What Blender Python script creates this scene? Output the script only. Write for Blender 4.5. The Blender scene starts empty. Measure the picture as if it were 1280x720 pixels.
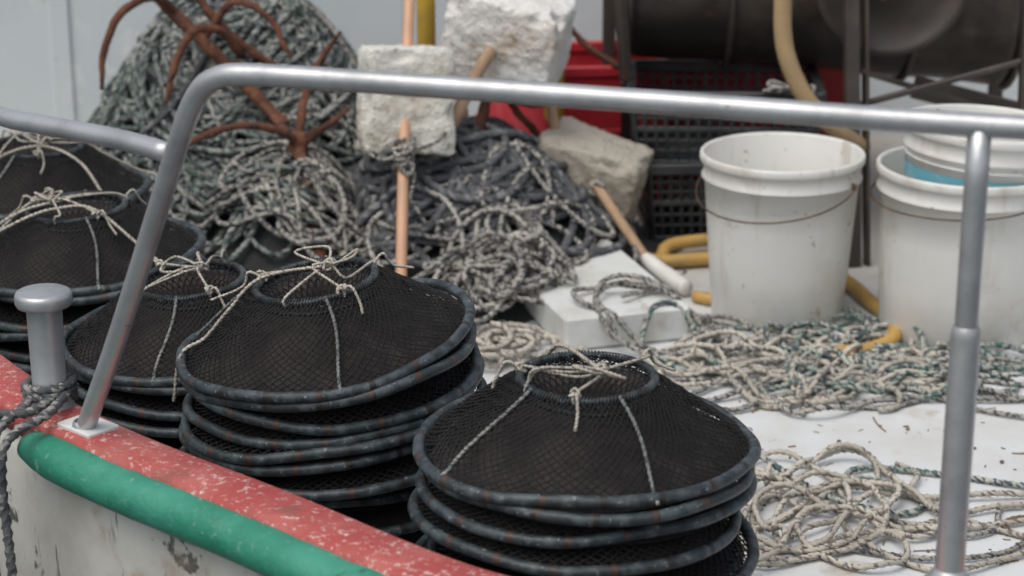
import bpy, math, random
import numpy as np
from mathutils import Vector, Matrix, Euler, noise as mnoise

sc = bpy.context.scene
R = math.radians

# ------------------------------------------------------------------ materials
def new_mat(name):
    m = bpy.data.materials.new(name); m.use_nodes = True
    nt = m.node_tree; b = nt.nodes["Principled BSDF"]
    return m, nt, b
def nd(nt, t, **kw):
    n = nt.nodes.new(t)
    for k, v in kw.items(): setattr(n, k, v)
    return n
def noise_tex(nt, vec, scale, detail=4, rough=.6):
    n = nd(nt, "ShaderNodeTexNoise"); n.inputs["Scale"].default_value = scale
    n.inputs["Detail"].default_value = min(detail, 4); n.inputs["Roughness"].default_value = rough
    nt.links.new(vec, n.inputs["Vector"]); return n.outputs["Fac"]
def ramp(nt, fac, a, b):
    n = nd(nt, "ShaderNodeMapRange"); n.interpolation_type = 'SMOOTHSTEP'
    n.inputs["From Min"].default_value = a; n.inputs["From Max"].default_value = b
    nt.links.new(fac, n.inputs["Value"]); return n.outputs["Result"]
def mixc(nt, fac, a, b):
    n = nd(nt, "ShaderNodeMix", data_type='RGBA')
    if isinstance(fac, float): n.inputs["Factor"].default_value = fac
    else: nt.links.new(fac, n.inputs["Factor"])
    for s, v in (("A", a), ("B", b)):
        sock = [i for i in n.inputs if i.name == s and i.type == 'RGBA'][0]
        if isinstance(v, tuple): sock.default_value = (*v, 1)
        else: nt.links.new(v, sock)
    return [o for o in n.outputs if o.type == 'RGBA'][0]
def math_n(nt, op, a, b=None):
    n = nd(nt, "ShaderNodeMath", operation=op)
    for i, v in enumerate((a, b)):
        if v is None: continue
        if isinstance(v, (int, float)): n.inputs[i].default_value = v
        else: nt.links.new(v, n.inputs[i])
    return n.outputs[0]
def scaled(nt, vec, s):
    n = nd(nt, "ShaderNodeMapping"); n.inputs["Scale"].default_value = s
    nt.links.new(vec, n.inputs["Vector"]); return n.outputs["Vector"]
def bump(nt, b, h, strength, dist=.003):
    n = nd(nt, "ShaderNodeBump"); n.inputs["Strength"].default_value = strength
    n.inputs["Distance"].default_value = dist
    nt.links.new(h, n.inputs["Height"]); nt.links.new(n.outputs["Normal"], b.inputs["Normal"])

def mat(name, c1, c2=None, scale=6, lo=.4, hi=.65, rough=.6, metal=0., bs=.4, bscale=60, spots=None, streak=None, bdist=.002, far=None):
    m, nt, b = new_mat(name)
    vec = nd(nt, "ShaderNodeTexCoord").outputs["Object"]
    col = c1; nz = None
    if c2:
        nz = noise_tex(nt, vec, scale, 4); col = mixc(nt, ramp(nt, nz, lo, hi), c1, c2)
    if far:   # walked-on grime further aft on the deck
        sp = nd(nt, "ShaderNodeSeparateXYZ"); nt.links.new(vec, sp.inputs[0])
        f = math_n(nt, 'ADD', sp.outputs[1], math_n(nt, 'MULTIPLY', noise_tex(nt, vec, 7), .9))
        col = mixc(nt, math_n(nt, 'MULTIPLY', ramp(nt, f, far[1], far[2]), .8), col, far[0])
    for (c, s, a, z) in (streak or []):
        col = mixc(nt, ramp(nt, noise_tex(nt, scaled(nt, vec, s), 1, 4), a, z), col, c)
    for (c, s, a, z) in (spots or []):
        col = mixc(nt, ramp(nt, noise_tex(nt, vec, s, 4, .65), a, z), col, c)
    if isinstance(col, tuple): b.inputs["Base Color"].default_value = (*col, 1)
    else: nt.links.new(col, b.inputs["Base Color"])
    if nz is not None:
        mr = nd(nt, "ShaderNodeMapRange"); nt.links.new(nz, mr.inputs["Value"])
        mr.inputs["To Min"].default_value = max(0, rough - .15); mr.inputs["To Max"].default_value = min(1, rough + .15)
        nt.links.new(mr.outputs[0], b.inputs["Roughness"])
    else: b.inputs["Roughness"].default_value = rough
    b.inputs["Metallic"].default_value = metal
    if bs: bump(nt, b, noise_tex(nt, vec, bscale, 4), bs, bdist)
    return m

def rope_mat(name, base, base2, fleck, amt=.5, freq=45, fleck2=None):
    m, nt, b = new_mat(name)
    tc = nd(nt, "ShaderNodeTexCoord")
    sep = nd(nt, "ShaderNodeSeparateXYZ"); nt.links.new(tc.outputs["UV"], sep.inputs[0])
    u, v = sep.outputs[0], sep.outputs[1]
    strand = math_n(nt, 'FLOOR', math_n(nt, 'MULTIPLY', v, 6))
    cmb = nd(nt, "ShaderNodeCombineXYZ")
    nt.links.new(math_n(nt, 'MULTIPLY', u, freq), cmb.inputs[0])
    nt.links.new(math_n(nt, 'MULTIPLY', strand, 7.31), cmb.inputs[1])
    n1 = noise_tex(nt, cmb.outputs[0], 1, 0)
    col = mixc(nt, ramp(nt, noise_tex(nt, tc.outputs["Object"], 9, 3), .35, .65), base, base2)
    col = mixc(nt, ramp(nt, n1, amt, amt + .06), col, fleck)
    if fleck2:
        cmb2 = nd(nt, "ShaderNodeCombineXYZ")
        nt.links.new(math_n(nt, 'MULTIPLY', u, freq * .8), cmb2.inputs[0])
        nt.links.new(math_n(nt, 'MULTIPLY', strand, 3.7), cmb2.inputs[1]); cmb2.inputs[2].default_value = 5.5
        col = mixc(nt, ramp(nt, noise_tex(nt, cmb2.outputs[0], 1, 0), .60, .64), col, fleck2)
    nt.links.new(col, b.inputs["Base Color"])
    b.inputs["Roughness"].default_value = .85
    cm3 = nd(nt, "ShaderNodeCombineXYZ")
    nt.links.new(math_n(nt, 'MULTIPLY', u, 500), cm3.inputs[0]); nt.links.new(math_n(nt, 'MULTIPLY', v, 18), cm3.inputs[1])
    bump(nt, b, noise_tex(nt, cm3.outputs[0], 1, 1), .6, .0015)
    return m

M = {}
M['deck'] = mat("deck_paint", (.68, .70, .70), (.57, .57, .54), 2.6, .42, .70, .55, 0, .35, 40,
                spots=[((.44, .39, .32), 5, .58, .74), ((.33, .27, .20), 17, .63, .74), ((.20, .16, .12), 75, .66, .72)], far=((.36, .33, .28), 4.35, 4.9))
M['wall'] = mat("wall_paint", (.61, .67, .685), (.53, .59, .605), 3, .4, .65, .55, 0, .4, 22,
                spots=[((.70, .73, .73), 6, .58, .70), ((.18, .18, .16), 16, .70, .73), ((.42, .42, .39), 9, .64, .78)],
                streak=[((.44, .44, .41), (14, 14, 1.5), .60, .75)])
M['cap'] = mat("red_paint", (.40, .072, .064), (.47, .13, .11), 12, .4, .7, .6, 0, .8, 90,
               spots=[((.60, .38, .34), 130, .56, .64), ((.62, .50, .45), 50, .65, .70), ((.14, .05, .04), 110, .66, .72), ((.28, .09, .07), 9, .56, .70)])
M['green'] = mat("green_paint", (.026, .225, .140), (.05, .29, .195), 10, .4, .7, .48, 0, .8, 35,
                 spots=[((.025, .12, .085), 28, .60, .72), ((.40, .48, .42), 45, .67, .72), ((.12, .30, .23), 90, .60, .68)], bdist=.004)
M['hull'] = mat("hull_paint", (.60, .59, .54), (.46, .44, .38), 5, .38, .66, .45, 0, .5, 30,
                spots=[((.10, .10, .09), 14, .60, .66), ((.36, .28, .19), 6, .54, .72)],
                streak=[((.34, .22, .13), (11, 11, 1.1), .55, .72), ((.10, .10, .09), (26, 26, 5), .62, .70)])
M['steel'] = mat("stainless_steel", (.52, .535, .54), (.38, .39, .395), 14, .4, .7, .38, .6, .2, 120,
                 spots=[((.26, .20, .15), 40, .66, .76)])
M['net'] = mat("net_twine", (.009, .0085, .0085), None, rough=.8, bs=0)
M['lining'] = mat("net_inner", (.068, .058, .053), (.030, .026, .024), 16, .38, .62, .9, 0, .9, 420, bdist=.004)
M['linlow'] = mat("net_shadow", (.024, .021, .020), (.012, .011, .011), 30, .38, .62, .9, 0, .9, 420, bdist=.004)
def ring_mat():
    m, nt, b = new_mat("trap_ring")
    tc = nd(nt, "ShaderNodeTexCoord"); sep = nd(nt, "ShaderNodeSeparateXYZ")
    nt.links.new(tc.outputs["UV"], sep.inputs[0])
    f = math_n(nt, 'FRACT', math_n(nt, 'MULTIPLY', sep.outputs[0], 15.0))
    tie = math_n(nt, 'LESS_THAN', f, .12)
    nz = noise_tex(nt, tc.outputs["Object"], 45, 4)
    base = mixc(nt, ramp(nt, nz, .42, .62), (.024, .033, .037), (.068, .087, .094))
    base = mixc(nt, ramp(nt, noise_tex(nt, tc.outputs["Object"], 130, 3), .61, .69), base, (.19, .21, .21))
    tiec = mixc(nt, ramp(nt, noise_tex(nt, tc.outputs["Object"], 25, 3), .45, .55), (.022, .020, .020), (.070, .040, .031))
    nt.links.new(mixc(nt, tie, base, tiec), b.inputs["Base Color"])
    b.inputs["Roughness"].default_value = .48
    bump(nt, b, math_n(nt, 'ADD', nz, math_n(nt, 'MULTIPLY', tie, .6)), .8, .003)
    return m
M['ring'] = ring_mat()
M['ropeA'] = rope_mat("rope_green_white", (.36, .37, .34), (.20, .225, .205), (.075, .105, .095), .48, 34, (.055, .06, .06))
M['ropeW'] = rope_mat("rope_white", (.60, .56, .48), (.42, .39, .33), (.20, .18, .155), .58, 80)
M['ropeB'] = rope_mat("rope_dark", (.115, .120, .126), (.062, .065, .069), (.21, .215, .22), .60, 40)
M['ropeM'] = rope_mat("rope_mottled", (.47, .45, .40), (.29, .28, .25), (.080, .080, .080), .51, 95)
M['ropeG'] = rope_mat("rope_teal", (.50, .50, .44), (.32, .34, .30), (.07, .15, .13), .50, 85, (.08, .09, .11))
M['ropeBr'] = rope_mat("rope_brown", (.24, .15, .09), (.15, .10, .07), (.08, .05, .03), .6, 60)
M['ropeK'] = rope_mat("rope_mooring", (.12, .125, .13), (.06, .065, .07), (.30, .30, .28), .58, 70)
M['thin'] = rope_mat("bridle_cord", (.60, .56, .48), (.44, .41, .34), (.26, .24, .20), .60, 150)
M['seam'] = rope_mat("seam_cord", (.32, .33, .31), (.18, .19, .18), (.07, .085, .08), .52, 200)
def foam_mat(name, c1, c2, stain, slo, shi, sscale=8):
    m, nt, b = new_mat(name)
    vec = nd(nt, "ShaderNodeTexCoord").outputs["Object"]
    col = mixc(nt, ramp(nt, noise_tex(nt, vec, 7, 4), .42, .7), c1, c2)
    col = mixc(nt, ramp(nt, noise_tex(nt, vec, sscale, 4), slo, shi), col, stain)
    pit = noise_tex(nt, vec, 75, 4, .7)
    col = mixc(nt, ramp(nt, pit, .60, .70), col, (.20, .17, .13))
    nt.links.new(col, b.inputs["Base Color"]); b.inputs["Roughness"].default_value = .9
    vo = nd(nt, "ShaderNodeTexVoronoi"); vo.inputs["Scale"].default_value = 170; nt.links.new(vec, vo.inputs["Vector"])
    h = math_n(nt, 'ADD', math_n(nt, 'MULTIPLY', vo.outputs["Distance"], .5), math_n(nt, 'MULTIPLY', pit, -1.2))
    bump(nt, b, h, .8, .006); return m
M['foam'] = foam_mat("weathered_foam", (.70, .69, .62), (.56, .52, .42), (.36, .29, .20), .62, .76)
M['foam_r'] = foam_mat("foam_rusty", (.78, .77, .73), (.66, .62, .55), (.46, .25, .12), .60, .72, 6)
M['foam_g'] = foam_mat("foam_grimy", (.50, .46, .38), (.34, .31, .25), (.17, .14, .10), .58, .74)
M['pole'] = mat("orange_pole", (.62, .35, .21), (.50, .31, .20), 10, .4, .7, .5, 0, .3, 60, spots=[((.25, .16, .11), 30, .66, .74)])
M['wood'] = mat("wooden_pole", (.46, .31, .19), (.30, .20, .13), 12, .4, .7, .75, 0, .6, 60)
M['rust'] = mat("rusty_iron", (.105, .043, .026), (.20, .082, .044), 22, .4, .65, .95, 0, 1., 110,
                spots=[((.045, .026, .020), 34, .56, .68), ((.30, .16, .10), 60, .64, .74)], bdist=.006)
M['mach'] = mat("weathered_metal", (.060, .050, .044), (.105, .088, .072), 6, .45, .7, .5, .25, .5, 40,
                spots=[((.11, .05, .03), 12, .58, .72), ((.24, .22, .19), 30, .68, .75)])
M['machd'] = mat("dark_metal", (.040, .034, .031), (.078, .064, .053), 8, .45, .7, .34, .35, .5, 25, spots=[((.14, .115, .095), 5, .56, .75), ((.10, .05, .03), 14, .62, .72)])
M['black'] = mat("black_plastic", (.020, .023, .025), (.045, .048, .050), 9, .4, .7, .42, 0, .2, 60)
M['red'] = mat("red_plastic", (.46, .022, .035), (.34, .02, .03), 5, .4, .7, .5, 0, .2, 40)
M['bucket'] = mat("bucket_plastic", (.72, .715, .675), (.62, .60, .54), 5, .42, .72, .42, 0, .35, 26,
                spots=[((.34, .23, .14), 22, .65, .73), ((.46, .42, .34), 6, .56, .78), ((.26, .24, .21), 60, .66, .73)],
                streak=[((.46, .41, .33), (16, 16, 2.5), .56, .78)])
M['blue'] = mat("blue_band", (.15, .42, .50), (.3, .5, .55), 20, .5, .7, .5, 0, .1, 40)
M['hose'] = mat("tan_hose", (.42, .29, .15), (.32, .23, .13), 8, .4, .7, .45, 0, .2, 40)
M['yhose'] = mat("yellow_hose", (.52, .32, .09), (.36, .24, .09), 8, .4, .7, .55, 0, .2, 40)
M['board'] = mat("white_board", (.68, .70, .68), (.54, .54, .49), 6, .45, .7, .55, 0, .5, 40,
                 spots=[((.28, .24, .19), 18, .64, .74), ((.46, .43, .37), 5, .53, .73)], streak=[((.45, .43, .39), (6, 60, 60), .58, .75)])
M['dark'] = mat("dark_paint", (.07, .07, .07), (.25, .26, .26), 40, rough=.7, bs=0)
M['yellow'] = mat("yellow_plastic", (.58, .38, .04), (.45, .3, .05), 10, rough=.5)
M['twig'] = mat("twig", (.24, .17, .11), (.12, .085, .06), 30, rough=.9)
M['wire'] = mat("wire", (.10, .08, .07), (.2, .12, .08), 30, rough=.5, metal=.6)
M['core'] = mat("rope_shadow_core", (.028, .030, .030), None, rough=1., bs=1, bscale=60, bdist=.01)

# ------------------------------------------------------------------ mesh helpers
class MB:
    def __init__(s): s.v = []; s.f = []; s.uv = []; s.n = 0
    def add(s, V, F, UV=None):
        s.v.extend(map(tuple, V)); o = s.n
        for i, f in enumerate(F):
            s.f.append(tuple(a + o for a in f))
            s.uv.extend(UV[i] if UV else [(0., 0.)] * len(f))
        s.n += len(V)
    def obj(s, name, m, parent=None, smooth=True):
        me = bpy.data.meshes.new(name); me.from_pydata(s.v, [], s.f)
        uvl = me.uv_layers.new(name="UVMap")
        uvl.data.foreach_set("uv", np.array(s.uv, dtype=np.float32).ravel())
        me.materials.append(m)
        if smooth: me.polygons.foreach_set("use_smooth", [True] * len(me.polygons))
        me.update()
        o = bpy.data.objects.new(name, me); sc.collection.objects.link(o)
        if parent: o.parent = parent
        return o
def empty(name, loc=(0, 0, 0), rot=(0, 0, 0)):
    o = bpy.data.objects.new(name, None); sc.collection.objects.link(o)
    o.location = loc; o.rotation_euler = rot; o.empty_display_size = .05
    return o
def resample(P, step):
    P = np.asarray(P, float); d = np.r_[0, np.cumsum(np.linalg.norm(np.diff(P, axis=0), axis=1))]
    n = max(2, int(d[-1] / step) + 1); t = np.linspace(0, d[-1], n)
    return np.c_[[np.interp(t, d, P[:, k]) for k in range(3)]].T
def catmull(P, n=10):
    P = [np.array(p, float) for p in P]; Q = [2 * P[0] - P[1]] + P + [2 * P[-1] - P[-2]]; out = []
    for i in range(1, len(Q) - 2):
        p0, p1, p2, p3 = Q[i - 1:i + 3]
        for k in range(n):
            t = k / n
            out.append(.5 * (2 * p1 + (p2 - p0) * t + (2 * p0 - 5 * p1 + 4 * p2 - p3) * t * t + (3 * p1 - p0 - 3 * p2 + p3) * t ** 3))
    out.append(P[-1]); return np.array(out)
def tube(mb, P, r, sides=10, closed=False, lobes=0, amp=.16, pitch=.05, caps=True, taper=None):
    P = np.asarray(P, float); n = len(P)
    T = (np.roll(P, -1, 0) - np.roll(P, 1, 0)) if closed else np.gradient(P, axis=0)
    T /= np.maximum(np.linalg.norm(T, axis=1, keepdims=True), 1e-9)
    N = np.zeros_like(P); a = np.array([0, 0, 1.]) if abs(T[0][2]) < .9 else np.array([1., 0, 0])
    x = a - T[0] * a.dot(T[0]); N[0] = x / np.linalg.norm(x)
    for i in range(1, n):
        x = N[i - 1] - T[i] * N[i - 1].dot(T[i]); l = np.linalg.norm(x)
        N[i] = x / l if l > 1e-6 else N[i - 1]
    B = np.cross(T, N)
    L = np.r_[0, np.cumsum(np.linalg.norm(np.diff(P, axis=0), axis=1))]
    rr = np.full(n, r) if taper is None else r * np.interp(L / L[-1], np.linspace(0, 1, len(taper)), taper)
    k = np.arange(sides) * 2 * np.pi / sides
    ang = k[None, :] + (2 * np.pi * L[:, None] / pitch if lobes else 0)
    rad = rr[:, None] * (1 + (amp * np.cos(lobes * k) if lobes else 0 * k))[None, :]
    V = P[:, None, :] + N[:, None, :] * (rad * np.cos(ang))[..., None] + B[:, None, :] * (rad * np.sin(ang))[..., None]
    V = V.reshape(-1, 3); F = []; UV = []
    m = n if closed else n - 1
    Lc = list(L) + [L[-1] + (np.linalg.norm(P[0] - P[-1]) if closed else 0)]
    for i in range(m):
        j = (i + 1) % n
        for q in range(sides):
            q2 = (q + 1) % sides
            F.append((i * sides + q, i * sides + q2, j * sides + q2, j * sides + q))
            a0, a1 = q / sides, (q + 1) / sides
            UV.append([(Lc[i], a0), (Lc[i], a1), (Lc[i + 1], a1), (Lc[i + 1], a0)])
    if caps and not closed:
        F.append(tuple(range(sides - 1, -1, -1))); UV.append([(0, 0)] * sides)
        F.append(tuple(range((n - 1) * sides, n * sides))); UV.append([(0, 0)] * sides)
    mb.add(V, F, UV)
def rope(mb, P, r, step=None, sides=9, **kw):
    P = resample(P, step or r * 1.2)
    tube(mb, P, r, sides, lobes=3, pitch=r * 8, **kw)
def box(mb, c, s, rot=(0, 0, 0), bev=.004):
    h = np.array(s, float) / 2; b = min(bev, h.min() * .45); pts = []
    E = Euler(rot).to_matrix(); idx = {}
    for sx in (-1, 1):
        for sy in (-1, 1):
            for sz in (-1, 1):
                for ax in range(3):
                    p = np.array([sx, sy, sz]) * h
                    for q in range(3):
                        if q != ax: p[q] -= np.sign(p[q]) * b
                    idx[(sx, sy, sz, ax)] = len(pts)
                    pts.append(tuple(E @ Vector(p) + Vector(c)))
    F = []
    def g(sx, sy, sz, ax): return idx[(sx, sy, sz, ax)]
    for ax in range(3):
        o = [q for q in range(3) if q != ax]
        for s_ in (-1, 1):
            f = []
            for a, b2 in ((-1, -1), (1, -1), (1, 1), (-1, 1)):
                k = [0, 0, 0]; k[ax] = s_; k[o[0]] = a; k[o[1]] = b2; f.append(g(*k, ax))
            F.append(f if (s_ == 1) != (ax == 1) else f[::-1])
        for a in (-1, 1):
            for b2 in (-1, 1):
                k1 = [0, 0, 0]; k1[o[0]] = a; k1[o[1]] = b2; k2 = list(k1); k1[ax] = -1; k2[ax] = 1
                F.append([g(*k1, o[0]), g(*k2, o[0]), g(*k2, o[1]), g(*k1, o[1])])
    for sx in (-1, 1):
        for sy in (-1, 1):
            for sz in (-1, 1): F.append([g(sx, sy, sz, 0), g(sx, sy, sz, 1), g(sx, sy, sz, 2)])
    mb.add(pts, F)
def bar(mb, a, b, w, d=None, bev=.002, roll=0):
    a, b = Vector(a), Vector(b); v = b - a
    q = v.to_track_quat('Z', 'Y') @ Euler((0, 0, roll)).to_quaternion()
    box(mb, (a + b) / 2, (w, d or w, v.length), tuple(q.to_euler()), bev)
def lathe(mb, prof, n=64, c=(0, 0, 0), a0=0, a1=2 * math.pi, wob=None):
    full = abs(a1 - a0 - 2 * math.pi) < 1e-6; m = n if full else n + 1; V = []; F = []
    for i in range(m):
        a = a0 + (a1 - a0) * i / n
        for r, z in prof:
            k = 1 + (wob(a, z) if wob else 0)
            V.append((c[0] + r * k * math.cos(a), c[1] + r * k * math.sin(a), c[2] + z))
    p = len(prof)
    for i in range(n):
        j = (i + 1) % m
        for k in range(p - 1): F.append((i * p + k, j * p + k, j * p + k + 1, i * p + k + 1))
    mb.add(V, F)

# ------------------------------------------------------------------ deck, hull, wall, water
inner = catmull([(-2.3, 5.9, 0), (-1.75, 4.6, 0), (-1.15, 3.5, 0), (-.706, 2.807, 0), (-.507, 2.55, 0), (-.26, 2.325, 0),
                 (-.013, 2.105, 0), (.16, 2.065, 0), (.455, 2.08, 0), (1.0, 2.13, 0), (2.6, 2.4, 0)], 10)
inner = resample(inner, .03)
T = np.gradient(inner, axis=0); T /= np.linalg.norm(T, axis=1, keepdims=True)
OUT = np.c_[T[:, 1], -T[:, 0], 0 * T[:, 0]]
def sweep(mb, sec, closed=True, jit=0.):
    P = inner; O = OUT; p = len(sec); V = []; F = []
    for i, (a, o) in enumerate(zip(P, O)):
        for k, (d, z) in enumerate(sec):
            j = jit * mnoise.noise(Vector((i * .45, k * .8, 3)))
            V.append((a[0] + o[0] * (d + j), a[1] + o[1] * (d + j), z + j * .6))
    for i in range(len(P) - 1):
        for k in range(p if closed else p - 1):
            k2 = (k + 1) % p
            F.append((i * p + k, i * p + k2, (i + 1) * p + k2, (i + 1) * p + k))
    if closed: F.append(tuple(range(p))); F.append(tuple(range((len(P) - 1) * p + p - 1, (len(P) - 1) * p - 1, -1)))
    mb.add(V, F)
bw = empty("boat_bulwark")
mb = MB(); sweep(mb, [(.002, .318), (.002, .341), (.005, .347), (.012, .350), (.042, .3515), (.072, .350), (.078, .346), (.080, .340), (.080, .318)], jit=.0035); mb.obj("red_cap_rail", M['cap'], bw)
mb = MB(); sweep(mb, [(.010, -.02), (.010, .3175), (.070, .3175), (.074, .28), (.072, .05), (.035, -.35), (-.03, -.95)], closed=False); mb.obj("hull_side", M['hull'], bw)
i0 = int(np.argmin(np.hypot(inner[:, 0] + .535, inner[:, 1] - 2.585)))
g = inner[i0:] + OUT[i0:] * .085; g[:, 2] = .317
g = resample(g, .012)
mb = MB(); tube(mb, g, .0280, 20, taper=[.72, .9] + [1] * 120)
V = []
for p in mb.v:
    q = Vector(p); n = .0026 * mnoise.noise(q * 14) + .0016 * mnoise.noise(q * 45)
    V.append((p[0] + n * -.6, p[1] + n * -.6, p[2] + n))
mb.v = V; mb.obj("green_rub_rail", M['green'], bw)
mb = MB(); V = [tuple(p) for p in inner + OUT * .012]; V += [(2.6, 6.2, 0), (-2.3, 6.2, 0)]
mb.add(V, [tuple(range(len(V)))[::-1]]); dk = mb.obj("boat_deck", M['deck'], None, False)
mb = MB(); box(mb, (0, 5.47, .45), (5.2, .08, 1.1), bev=.01)
box(mb, (0, 5.44, 1.02), (5.2, .16, .05), bev=.01)
for x in (-1.15, .28, 1.9): box(mb, (x, 5.425, .45), (.05, .012, 1.05), bev=.003)
mb.obj("cabin_wall", M['wall'], None, False)
mb = MB()
for x0 in (1.03, 1.13, 1.23):
    for (a, b) in (((0, 0), (0, .09)), ((0, .09), (.05, 0)), ((.05, 0), (.05, .09))):
        bar(mb, (x0 + a[0], 5.427, .30 + a[1]), (x0 + b[0], 5.427, .30 + b[1]), .012, .003, .0005)
mb.obj("painted_letters", M['dark'], None, False)
m, nt, b = new_mat("sea_water"); b.inputs["Base Color"].default_value = (.02, .045, .05, 1); b.inputs["Roughness"].default_value = .12
bump(nt, b, noise_tex(nt, nd(nt, "ShaderNodeTexCoord").outputs["Object"], 3, 4), .5, .1)
mb = MB(); mb.add([(-300, -300, -.8), (300, -300, -.8), (300, 300, -.8), (-300, 300, -.8)], [(0, 1, 2, 3)]); mb.obj("water", m, None, False)

# ------------------------------------------------------------------ railing and bollard
rl = empty("boat_railing")
rail = catmull([(-.535, 2.51, .345), (-.47, 2.432, .50), (-.40, 2.345, .68), (-.362, 2.30, .78), (-.34, 2.278, .828), (-.315, 2.262, .851), (-.27, 2.245, .858), (-.10, 2.20, .857), (.15, 2.125, .856), (.455, 2.045, .852), (.9, 1.95, .85), (1.5, 1.9, .85)], 12)
mb = MB(); tube(mb, resample(rail, .008), .0122, 20)
tube(mb, resample(catmull([(-.378, 2.322, .752), (-.45, 2.39, .752), (-.56, 2.49, .745), (-.64, 2.58, .738), (-.95, 3.0, .72), (-1.4, 3.8, .72)], 10), .02), .0118, 20)
tube(mb, np.array([(.455, 2.045, z) for z in np.linspace(.34, .848, 10)]), .0118, 20)
tube(mb, np.array([(1.5, 1.9, z) for z in np.linspace(-.3, .85, 10)]), .0122, 20)
tube(mb, np.array([(-1.4, 3.8, z) for z in np.linspace(.34, .72, 10)]), .0118, 20)
mb.obj("rail_tubes", M['steel'], rl)
mb = MB()
lathe(mb, [(.0122, .296), (.0138, .294), (.0152, .285), (.0154, 0), (.0154, -.01)], 24, (.455, 2.045, .35))
lathe(mb, [(.0125, .03), (.030, .006), (.032, 0), (.032, -.01)], 24, (.455, 2.045, .354))
lathe(mb, [(.0122, .008), (.0145, .006), (.016, 0), (.016, -.01)], 24, (-.533, 2.508, .354))
mb.obj("rail_fittings", M['steel'], rl)
mb = MB(); box(mb, (-.530, 2.513, .352), (.066, .048, .007), (0, 0, R(-42)), .002); mb.obj("foot_pad", M['board'], rl, False)
mb = MB()
lathe(mb, [(0, .153), (.031, .153), (.0345, .151), (.036, .147), (.036, .138), (.034, .134), (.024, .132), (.0225, .128), (.0215, .02), (.030, .004), (.031, -.01)], 40, (-.592, 2.59, .352))
mb.obj("mooring_bollard", M['steel'])
mb = MB(); pts = []
for i in range(120):
    a = i * .16; pts.append((-.592 + .030 * math.cos(a), 2.59 + .030 * math.sin(a), .362 + .0002 * i + .003 * math.sin(i * .05)))
pts += [(-.60, 2.53, .365), (-.64, 2.52, .365), (-.675, 2.50, .345), (-.685, 2.48, .27), (-.680, 2.475, 0), (-.680, 2.475, -.6)]
rope(mb, catmull(pts, 3), .0060)
rope(mb, catmull([(-.565, 2.57, .375), (-.580, 2.51, .368), (-.615, 2.475, .355), (-.628, 2.455, .31), (-.622, 2.45, .1), (-.618, 2.45, -.6)], 10), .0062)
rope(mb, catmull([(-.61, 2.63, .375), (-.615, 2.55, .365), (-.640, 2.50, .350), (-.652, 2.475, .29), (-.648, 2.465, .1), (-.645, 2.465, -.6)], 10), .0062)
mb.obj("mooring_rope", M['ropeK'])

# ------------------------------------------------------------------ traps
RR, HH, SR = .192, .081, .080
def prof(t, p=1.12):
    return RR + (SR - RR) * t, HH * (1 - (1 - t) ** p)
def wobble(a, t): return (.006 * math.sin(3 * a + 1) + .004 * math.sin(7 * a + 2) - .004) * math.sin(math.pi * t)
def net_mesh(tmax=1.0, top=True):
    mb = MB(); N = 84; S = max(4, int(14 * tmax))
    for sg in (-1, 1):
        for k in range(N):
            P = []
            for i in range(S + 1):
                t = tmax * i / S; r, z = prof(t); a = 2 * math.pi * k / N + sg * .95 * t ** .9 + .008 * math.sin(k * 2.3 + i * 1.7)
                r += wobble(a, t) + .0007 * sg; z += .0012 * math.sin(k * 5.1 + i * 2.9)
                P.append((r * math.cos(a), r * math.sin(a), z))
            tube(mb, P, .0011, 3, caps=False)
    if top:
        N = 36
        for sg in (-1, 1):
            for k in range(N):
                P = []
                for i in range(8):
                    t = i / 7; r = SR - .048 * t; z = HH - .050 * t ** 1.2; a = 2 * math.pi * k / N + sg * .7 * t
                    P.append((r * math.cos(a), r * math.sin(a), z))
                tube(mb, P, .0009, 3, caps=False)
    return mb
def proto(mb, m):
    t = mb.obj("proto", m); d = t.data; bpy.data.objects.remove(t); return d
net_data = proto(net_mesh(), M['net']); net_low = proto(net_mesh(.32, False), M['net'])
def lin():
    mb = MB()
    lathe(mb, [(prof(t)[0] - .007, prof(t)[1] - .012) for t in np.linspace(0, 1, 9)] + [(SR - .02, HH - .02), (.034, HH - .060), (.030, HH - .090), (.002, HH - .095)], 64,
      wob=lambda a, z: .02 * math.sin(5 * a) * math.sin(z * 34) - .012 * max(0, math.sin(z * 36)))
    return mb
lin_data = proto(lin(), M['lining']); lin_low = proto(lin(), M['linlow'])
def ring_mesh(seed):
    rnd = random.Random(seed); ph = [rnd.uniform(0, 6.28) for _ in range(6)]; mb = MB(); P = []
    for i in range(160):
        a = 2 * math.pi * i / 160
        r = RR + .004 + .004 * math.sin(2 * a + ph[0]) + .0022 * math.sin(3 * a + ph[1]) + .001 * math.sin(9 * a + ph[2])
        P.append((r * math.cos(a), r * math.sin(a), .004 * math.sin(2 * a + ph[3]) + .002 * math.sin(5 * a + ph[4])))
    tube(mb, P, .0074, 12, closed=True)
    P = [(SR * math.cos(a), SR * math.sin(a), HH + .001 * math.sin(4 * a)) for a in np.linspace(0, 2 * math.pi, 200, endpoint=False)]
    tube(mb, P, .0034, 8, closed=True)
    return mb
ring_datas = [proto(ring_mesh(s), M['ring']) for s in range(4)]
mb = MB(); P = []
for i in range(1500):
    a = 2 * math.pi * i / 1500; q = i * 2 * math.pi / 12
    rr = SR + .0046 * math.cos(q); P.append((rr * math.cos(a), rr * math.sin(a), HH + .0046 * math.sin(q)))
tube(mb, P, .0011, 4, closed=True); wrap_data = proto(mb, M['ring'])
mb = MB(); P = [(.036 * math.cos(a), .036 * math.sin(a), HH - .050) for a in np.linspace(0, 2 * math.pi, 60, endpoint=False)]
tube(mb, P, .003, 8, closed=True); hoop_data = proto(mb, M['ring'])
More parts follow.
